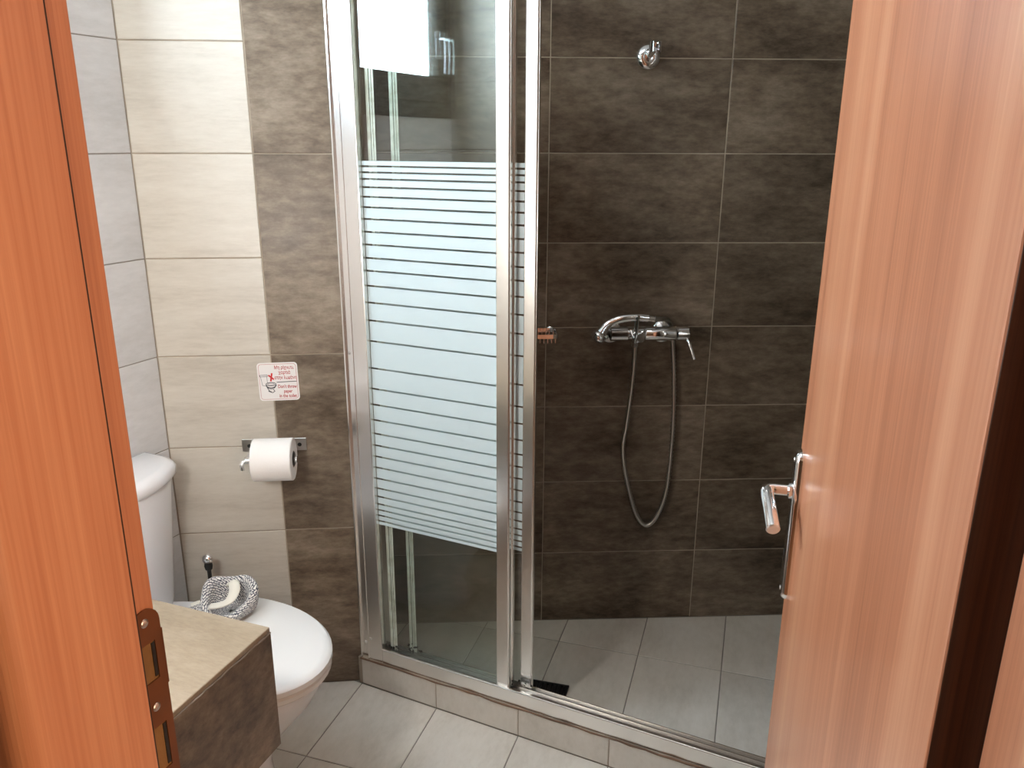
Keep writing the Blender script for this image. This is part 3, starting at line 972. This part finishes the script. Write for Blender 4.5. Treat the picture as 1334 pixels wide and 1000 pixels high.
# ================================================================== TOILET
A_T = -25.0
T0 = Vector((-1.003, 1.758))
wc = thing('toilet', 'white ceramic close coupled toilet with lid closed against the grey wall', 'toilet', (T0.x, T0.y, 0), A_T)


def egg(xb, xf, hw, z, n=56, sq=2.6, xm=None):
    """outline: blunt back at xb, round front at xf"""
    xm = xm if xm is not None else xb + (xf - xb) * 0.42
    pts = []
    for k in range(n):
        a = 2 * PI * k / n
        c, s = math.cos(a), math.sin(a)
        if c >= 0:
            x = xm + (xf - xm) * c; y = hw * s
        else:
            e = 2 / sq
            x = xm - (xm - xb) * abs(c) ** e; y = hw * math.copysign(abs(s) ** e, s)
        pts.append((x, y, z))
    return pts


b = MB()
b.loft([egg(0.12, 0.48, 0.100, 0.0, xm=0.28), egg(0.12, 0.475, 0.098, 0.03, xm=0.28), egg(0.11, 0.465, 0.094, 0.10, xm=0.28), egg(0.10, 0.485, 0.104, 0.17, xm=0.29),
        egg(0.07, 0.54, 0.132, 0.24, xm=0.31), egg(0.04, 0.595, 0.160, 0.31, xm=0.35), egg(0.02, 0.620, 0.172, 0.355, xm=0.38), egg(0.02, 0.628, 0.175, 0.375, xm=0.39),
        egg(0.02, 0.626, 0.173, 0.383, xm=0.39), egg(0.03, 0.616, 0.164, 0.386, xm=0.39)])
b.build('bowl', M['ceramic'], wc)
b = MB()
b.loft([egg(0.215, 0.640, 0.178, 0.388, xm=0.40), egg(0.212, 0.644, 0.180, 0.392, xm=0.40), egg(0.212, 0.644, 0.180, 0.402, xm=0.40), egg(0.216, 0.640, 0.177, 0.406, xm=0.40)])
b.build('seat', M['plastic_white'], wc)
b = MB()
b.loft([egg(0.212, 0.642, 0.179, 0.408, xm=0.40), egg(0.208, 0.647, 0.183, 0.412, xm=0.40), egg(0.208, 0.647, 0.183, 0.424, xm=0.40), egg(0.214, 0.640, 0.177, 0.431, xm=0.40),
        egg(0.230, 0.625, 0.160, 0.4345, xm=0.40), egg(0.26, 0.56, 0.115, 0.437, xm=0.40), egg(0.33, 0.46, 0.04, 0.438, xm=0.40)])
b.build('lid', M['plastic_white'], wc)
for y in (-0.075, 0.075):
    b = MB()
    b.lathe([(0.0, 0.0), (0.016, 0.0), (0.016, 0.03), (0.012, 0.036), (0.0, 0.037)], Matrix.Translation((0.197, y, 0.384)), 16)
    b.build('hinge', M['plastic_white'], wc)


def tank_sec(hw, xc, bow, z, x0=0.004):
    pts = [(x0, -hw)]
    n = 24
    r = 0.022
    for k in range(n + 1):
        y = -hw + 2 * hw * k / n
        x = xc + bow * (1 - (y / hw) ** 2)
        e = hw - abs(y)
        if e < r:
            x -= r * (1 - math.sqrt(max(0, 1 - ((r - e) / r) ** 2)))
        pts.append((x, y))
    pts.append((x0, hw))
    return [(x, y, z) for x, y in pts]


b = MB()
b.loft([tank_sec(0.122, 0.085, 0.045, 0.384), tank_sec(0.128, 0.088, 0.048, 0.41), tank_sec(0.143, 0.096, 0.057, 0.60), tank_sec(0.155, 0.102, 0.061, 0.738)], smooth=True)
b.build('tank', M['ceramic'], wc, sharp=40)
b = MB()
b.loft([tank_sec(0.159, 0.107, 0.063, 0.740), tank_sec(0.163, 0.110, 0.064, 0.745), tank_sec(0.164, 0.111, 0.064, 0.762), tank_sec(0.160, 0.107, 0.063, 0.772), tank_sec(0.145, 0.095, 0.057, 0.778, 0.02)], smooth=True)
tl = b.build('tank_lid', M['ceramic'], wc, sharp=50)
b = MB(); b.lathe([(0.0, 0.006), (0.018, 0.005), (0.021, 0.0)], Matrix.Translation((0.09, 0, 0.776)), 24)
b.build('flush_button', M['chrome'], tl)

# toilet brush between tank and back wall
tb = thing('toilet_brush', 'dark toilet brush with round chrome knob standing between toilet and wall', 'toilet brush', (-0.806, 1.905, 0.0), 0)
b = MB()
b.lathe([(0.0, 0.002), (0.046, 0.0), (0.047, 0.004), (0.046, 0.25), (0.044, 0.253), (0.043, 0.25), (0.043, 0.01)], None, 24, cap0=False)
b.build('holder', M['black_plastic'], tb)
b = MB(); b.tube([(0, 0, 0.06), (0, 0, 0.445)], 0.0055, 12)
b.lathe([(0.006, 0.435), (0.0095, 0.437), (0.0115, 0.448), (0.010, 0.452), (0.0105, 0.458)], None, 16)
b.build('stem', M['black_plastic'], tb)
b = MB(); b.sphere((0, 0, 0.467), 0.0145, 18)
b.build('knob', M['chrome'], tb)
b = MB(); b.lathe([(0.0, 0.02), (0.03, 0.025), (0.034, 0.06), (0.03, 0.1), (0.006, 0.105)], None, 14)
b.build('bristles', M['plastic_white'], tb)

# ================================================================== WOVEN POUCH on the toilet lid
pc_ = Vector((-0.684, 1.695))
po = thing('woven_pouch', 'woven grey and white cotton pouch with rolled rim lying on the toilet lid', 'pouch', (pc_.x, pc_.y, 0.4385), 0)


def pouch_surface():
    bm = bmesh.new()
    uvl = bm.loops.layers.uv.new('uv')
    prof = [(0.012, 0.000), (0.040, 0.001), (0.056, 0.010), (0.063, 0.028), (0.066, 0.050), (0.069, 0.066), (0.068, 0.078), (0.061, 0.084), (0.053, 0.081), (0.047, 0.070),
            (0.044, 0.054), (0.041, 0.036), (0.034, 0.020), (0.020, 0.012), (0.004, 0.010)]
    n = 64
    tilt = Matrix.Rotation(R(34), 4, 'X') @ Matrix.Identity(4)
    T = Matrix.Translation((0.008, 0.0, 0.0))
    vs = []
    for j, (r, h) in enumerate(prof):
        row = []
        for k in range(n):
            a = 2 * PI * k / n
            w = 1 + 0.05 * math.sin(3 * a + 0.6) + 0.03 * math.sin(5 * a + j * 0.25) + 0.02 * math.sin(2 * a - 1)
            hh = h * (1 + 0.09 * math.sin(2 * a + 1.2) + 0.05 * math.sin(3 * a))
            x, y = r * w * math.cos(a), r * w * math.sin(a) * 0.92
            # lean: opening faces the camera, and the back stands higher
            z = hh * (0.70 + 0.42 * max(-1, min(1, y / 0.07)))
            y2 = y * 0.95 - 0.12 * hh
            row.append(bm.verts.new(T @ Vector((x, y2, max(0.0, z)))))
        vs.append(row)
    L = 0.0
    acc = [0.0]
    for (r0, h0), (r1, h1) in zip(prof, prof[1:]):
        L += math.hypot(r1 - r0, h1 - h0); acc.append(L)
    for j in range(len(prof) - 1):
        for k in range(n):
            k2 = (k + 1) % n
            f = bm.faces.new((vs[j][k], vs[j][k2], vs[j + 1][k2], vs[j + 1][k])); f.smooth = True
            for lp, (kk, jj) in zip(f.loops, ((k, j), (k + 1, j), (k + 1, j + 1), (k, j + 1))):
                lp[uvl].uv = (kk / n, acc[jj] / 0.4)
    me = bpy.data.meshes.new('body'); bm.to_mesh(me); bm.free()
    me.materials.append(M['weave'])
    o = bpy.data.objects.new('body', me); COL.objects.link(o); o.parent = po
    md = o.modifiers.new('subdivision', 'SUBSURF'); md.levels = 1; md.render_levels = 1
    return o


pouch_surface()


def cloth_strip(name, path, width, m, thick=0.004, uv=False):
    """a folded band of cloth following a path"""
    bm = bmesh.new(); uvl = bm.loops.layers.uv.new('uv')
    P = catmull(path, 6)
    rows_ = []
    for i, p in enumerate(P):
        t = (P[min(i + 1, len(P) - 1)] - P[max(i - 1, 0)]).normalized()
        s = t.cross(Vector((0, 0, 1)))
        s = s.normalized() if s.length > 1e-4 else Vector((1, 0, 0))
        u = s.cross(t).normalized()
        row = []
        for k in range(13):
            f = k / 12 - 0.5
            row.append(bm.verts.new(p + s * (width * f) + u * (0.35 * width * (0.25 - f * f) * 2)))
        rows_.append(row)
    for i in range(len(rows_) - 1):
        for k in range(12):
            f = bm.faces.new((rows_[i][k], rows_[i][k + 1], rows_[i + 1][k + 1], rows_[i + 1][k])); f.smooth = True
            for lp, (ii, kk) in zip(f.loops, ((i, k), (i, k + 1), (i + 1, k + 1), (i + 1, k))):
                lp[uvl].uv = (kk / 12 * width / 0.4, ii / len(rows_) * 0.25)
    me = bpy.data.meshes.new(name); bm.to_mesh(me); bm.free(); me.materials.append(m)
    o = bpy.data.objects.new(name, me); COL.objects.link(o); o.parent = po
    md = o.modifiers.new('thickness', 'SOLIDIFY'); md.thickness = thick
    return o


cloth_strip('lining', [(-0.022, -0.044, 0.046), (0.004, -0.046, 0.052), (0.022, -0.036, 0.058), (0.027, -0.014, 0.068), (0.018, 0.008, 0.078), (0.006, 0.016, 0.07)], 0.026, M['cloth_white'])
fl = cloth_strip('flap', [(-0.045, -0.022, 0.03), (-0.070, -0.020, 0.020), (-0.095, -0.016, 0.009), (-0.115, -0.010, 0.003)], 0.05, M['weave'])
fl2 = cloth_strip('drawstring', [(-0.05, 0.03, 0.004), (-0.075, 0.038, 0.006), (-0.098, 0.024, 0.005)], 0.02, M['cloth_white'], 0.003)

# ================================================================== VANITY SHELF
VC = Vector((-0.433, 1.253))
va = thing('vanity_shelf', 'brown tiled vanity shelf beside the door jamb, lamplight painted into its paler top', 'vanity', (VC.x, VC.y, 0), -20)
VW, VD, VZ0, VZ1 = 0.735, 0.485, 0.442, 0.694
b = MB(); b.box(-VW, -0.006, -VD, -0.006, VZ0 + 0.004, VZ1 - 0.010); b.build('core', M['grout_brown'], va)
for x0, x1 in ((-0.5, 0.0), (-VW, -0.5)):
    b = MB(); b.box(x0 + 0.001, x1 - 0.0005, -VD, 0.0, VZ1 - 0.010, VZ1, 0.0012, 1); b.build('top_tile', M['tile_top_lit'], va)
b = MB(); b.box(-0.006, 0.001, -VD, 0.0, VZ0, VZ1 - 0.0135, 0.0012, 1); b.build('side_tile', M['tile_dark'], va)
for x0, x1 in ((-0.5, -0.007), (-VW, -0.5)):
    b = MB(); b.box(x0 + 0.001, x1 - 0.001, -0.006, 0.001, VZ0, VZ1 - 0.0135, 0.0012, 1); b.build('front_tile', M['tile_dark'], va)
b = MB()
pts = [(-0.001 + random.uniform(-0.0005, 0.001), -VD + VD * k / 40, VZ1 - 0.0118 + random.uniform(-0.0006, 0.0006)) for k in range(41)]
b.tube(pts, [random.uniform(0.0012, 0.0026) for _ in pts], 6)
b.build('grout_line', M['grout_dark'], va)

# ================================================================== TOILET ROLL, HOLDER, NOTICE (frame of the back wall: -y into the room)
ho = thing('toilet_roll_holder', 'steel toilet roll holder strip screwed to the tiled back wall', 'roll holder', (C.x, C.y, 0), A_BACK)
b = MB(); b.box(0.189, 0.357, -0.0035, -0.0005, 0.7355, 0.7705, 0.0008, 1); pl = b.build('back_plate', M['steel'], ho)
for x in (0.208, 0.339):
    s = MB(); s.lathe([(0.0, 0.0012), (0.0042, 0.001), (0.0055, 0.0)], RYm(x, -0.0035, 0.752), 14)
    s.build('screw', M['black_plastic'], pl)
b = MB()
b.tube(catmull([(0.222, -0.003, 0.745), (0.214, -0.030, 0.738), (0.206, -0.058, 0.733), (0.206, -0.072, 0.735), (0.215, -0.072, 0.737)], 6), 0.0052, 10)
b.tube([(0.212, -0.072, 0.737), (0.3425, -0.072, 0.737)], 0.0085, 14)
b.build('bar', M['chrome'], ho)
b = MB(); b.lathe([(0.0, 0.0), (0.016, 0.0), (0.0185, 0.002), (0.0185, 0.007), (0.015, 0.0085), (0.0, 0.0065)], RX(0.3285, -0.072, 0.7385), 20)
b.build('end_knob', M['black_plastic'], ho)
b = MB(); b.tube(catmull([(0.207, -0.074, 0.737), (0.2025, -0.078, 0.727), (0.2035, -0.080, 0.714)], 5), [0.0065] * 6 + [0.0045] * 5, 10)
b.build('hook', M['chrome'], ho)

ro = thing('toilet_roll', 'white toilet paper roll hanging on the steel wall holder', 'toilet roll', (C.x, C.y, 0), A_BACK)
b = MB()
ro_r, ro_c = 0.0555, 0.022
b.lathe([(ro_c, 0.0), (ro_r - 0.002, 0.0), (ro_r, 0.002), (ro_r, 0.099), (ro_r - 0.002, 0.101), (ro_c, 0.101), (ro_c, 0.0)], RX(0.233, -0.072, 0.7255 + 0.013), 48)
b.build('paper', M['paper'], ro)
b = MB(); b.lathe([(ro_c - 0.0005, 0.0), (ro_c - 0.0005, 0.1005), (ro_c - 0.002, 0.1005), (ro_c - 0.002, 0.0)], RX(0.2333, -0.072, 0.7255 + 0.013), 32)
b.build('core', M['card'], ro)

sg_w, sg_h = 0.103, 0.103
sc_ = fr(C, A_BACK, 0.297, 0.0)
sg = thing('notice_sticker', 'square white notice sticker with red lettering above the toilet roll', 'sign', (sc_.x, sc_.y, 0.928), A_BACK)
rotm = Matrix.Rotation(R(-1.0), 4, 'Y')


def nx(x):
    return (x - 0.5) * sg_w


def nz(y):
    return (0.5 - y) * sg_h


def flat(polys, y0, y1, name, m):
    b = MB()
    for poly in polys:
        b.loft([[rotm @ Vector((x, y0, z)) for x, z in poly], [rotm @ Vector((x, y1, z)) for x, z in poly]], smooth=False)
    return b.build(name, m, sg)


def rrect(x0, x1, z0, z1, r, n=5):
    return rounded_plate(x0, x1, z0, z1, r, n)


def stroke(pts, w):
    out = []
    for (x0, z0), (x1, z1) in zip(pts, pts[1:]):
        d = Vector((x1 - x0, z1 - z0)); l = d.length
        if l < 1e-6:
            continue
        d /= l; nrm = Vector((-d.y, d.x)) * w / 2; e = d * w * 0.3
        out.append([(x0 - e.x + nrm.x, z0 - e.y + nrm.y), (x0 - e.x - nrm.x, z0 - e.y - nrm.y), (x1 + e.x - nrm.x, z1 + e.y - nrm.y), (x1 + e.x + nrm.x, z1 + e.y + nrm.y)])
    return out


flat([rrect(-sg_w / 2, sg_w / 2, -sg_h / 2, sg_h / 2, 0.009)], -0.0004, -0.0012, 'backing', M['sign_white'])
ol = rrect(-sg_w / 2 + 0.004, sg_w / 2 - 0.004, -sg_h / 2 + 0.004, sg_h / 2 - 0.004, 0.007)
flat(stroke(ol + [ol[0]], 0.0007), -0.0011, -0.00135, 'border', M['sign_red'])
flat(stroke([(nx(0.46), nz(0.515)), (nx(0.955), nz(0.505))], 0.0018), -0.0011, -0.0014, 'divider', M['sign_grey'])
flat(stroke([(nx(0.275), nz(0.33)), (nx(0.385), nz(0.43))], 0.0042) + stroke([(nx(0.355), nz(0.285)), (nx(0.315), nz(0.475))], 0.0042), -0.0011, -0.0014, 'cross', M['sign_cross'])


def ell(cx, cy, rx, ry, a0=0, a1=360, n=24):
    return [(nx(cx + rx * math.cos(R(a0 + (a1 - a0) * k / n))), nz(cy + ry * math.sin(R(a0 + (a1 - a0) * k / n)))) for k in range(n + 1)]


dw = []
dw += stroke([(nx(.05), nz(.32)), (nx(.24), nz(.315)), (nx(.24), nz(.355)), (nx(.055), nz(.36)), (nx(.05), nz(.32))], 0.0012)
dw += stroke([(nx(.07), nz(.36)), (nx(.10), nz(.59)), (nx(.17), nz(.60))], 0.0009) + stroke([(nx(.225), nz(.36)), (nx(.225), nz(.52))], 0.0009)
dw += stroke(ell(.31, .56, .125, .042), 0.0016) + stroke(ell(.31, .56, .085, .024), 0.0008)
dw += stroke(ell(.31, .575, .125, .085, 10, 170), 0.0026) + stroke(ell(.31, .58, .12, .11, 20, 160), 0.0012)
dw += stroke([(nx(.20), nz(.63)), (nx(.25), nz(.73)), (nx(.33), nz(.79)), (nx(.39), nz(.75)), (nx(.36), nz(.70))], 0.0016) + stroke([(nx(.24), nz(.74)), (nx(.30), nz(.77))], 0.003)
flat(dw, -0.0011, -0.0014, 'toilet_drawing', M['sign_grey'])


def text(s, x, y, size, m):
    cu = bpy.data.curves.new('lettering', 'FONT')
    cu.body = s; cu.size = size; cu.align_x = 'CENTER'; cu.align_y = 'CENTER'; cu.extrude = 0.00012; cu.offset = 0.00022; cu.resolution_u = 3
    t = bpy.data.objects.new('tmp', cu)
    COL.objects.link(t)
    bpy.context.view_layer.update()
    me = bpy.data.meshes.new_from_object(t.evaluated_get(bpy.context.evaluated_depsgraph_get()))
    bpy.data.objects.remove(t)
    me.materials.clear(); me.materials.append(m)
    o = bpy.data.objects.new('lettering', me); COL.objects.link(o); o.parent = sg
    o.rotation_euler = (R(90), R(1.0) * 0, 0)
    o.location = rotm @ Vector((nx(x), -0.0014, nz(y)))
    o.scale = (0.74, 1, 1)
    return o


for s, x, y in (('Μη ρίχνετε', .67, .135), ('χαρτιά', .67, .265), ('στην λεκάνη', .69, .40), ("Don't throw", .71, .635), ('paper', .72, .76), ('in the toilet', .71, .885)):
    text(s, x, y, 0.0128, M['sign_red'])

# ================================================================== LAMPS
la = thing('wall_lamp', 'opal globe wall lamp above the vanity beside the door', 'lamp', (fr(E0, A_W, -0.34, 0)).to_3d(), A_W)
LZ = 1.22
b = MB()
b.lathe([(0.04, 0.0), (0.04, 0.008), (0.03, 0.014), (0.009, 0.018), (0.009, 0.085)], Matrix.Translation((0, 0.0005, LZ)) @ Matrix.Rotation(-PI / 2, 4, 'X'), 24)
b.build('base', M['chrome'], la)
b = MB(); b.sphere((0, 0.13, LZ), 0.048, 24); b.build('globe', M['lamp_glow'], la)
cl = thing('ceiling_fill_light', 'added round fill light on the bathroom ceiling', 'lamp', (0.05, 1.35, CEIL), 0)
b = MB(); b.lathe([(0.0, -0.055), (0.07, -0.05), (0.115, -0.03), (0.13, -0.006)], None, 32); b.build('diffuser', M['ceil_fill_glow'], cl)  # glow added to fill the room from above, no source known
b = MB(); b.lathe([(0.14, 0.0), (0.14, -0.012), (0.128, -0.014), (0.128, 0.0)], None, 32); b.build('rim', M['plastic_white'], cl)
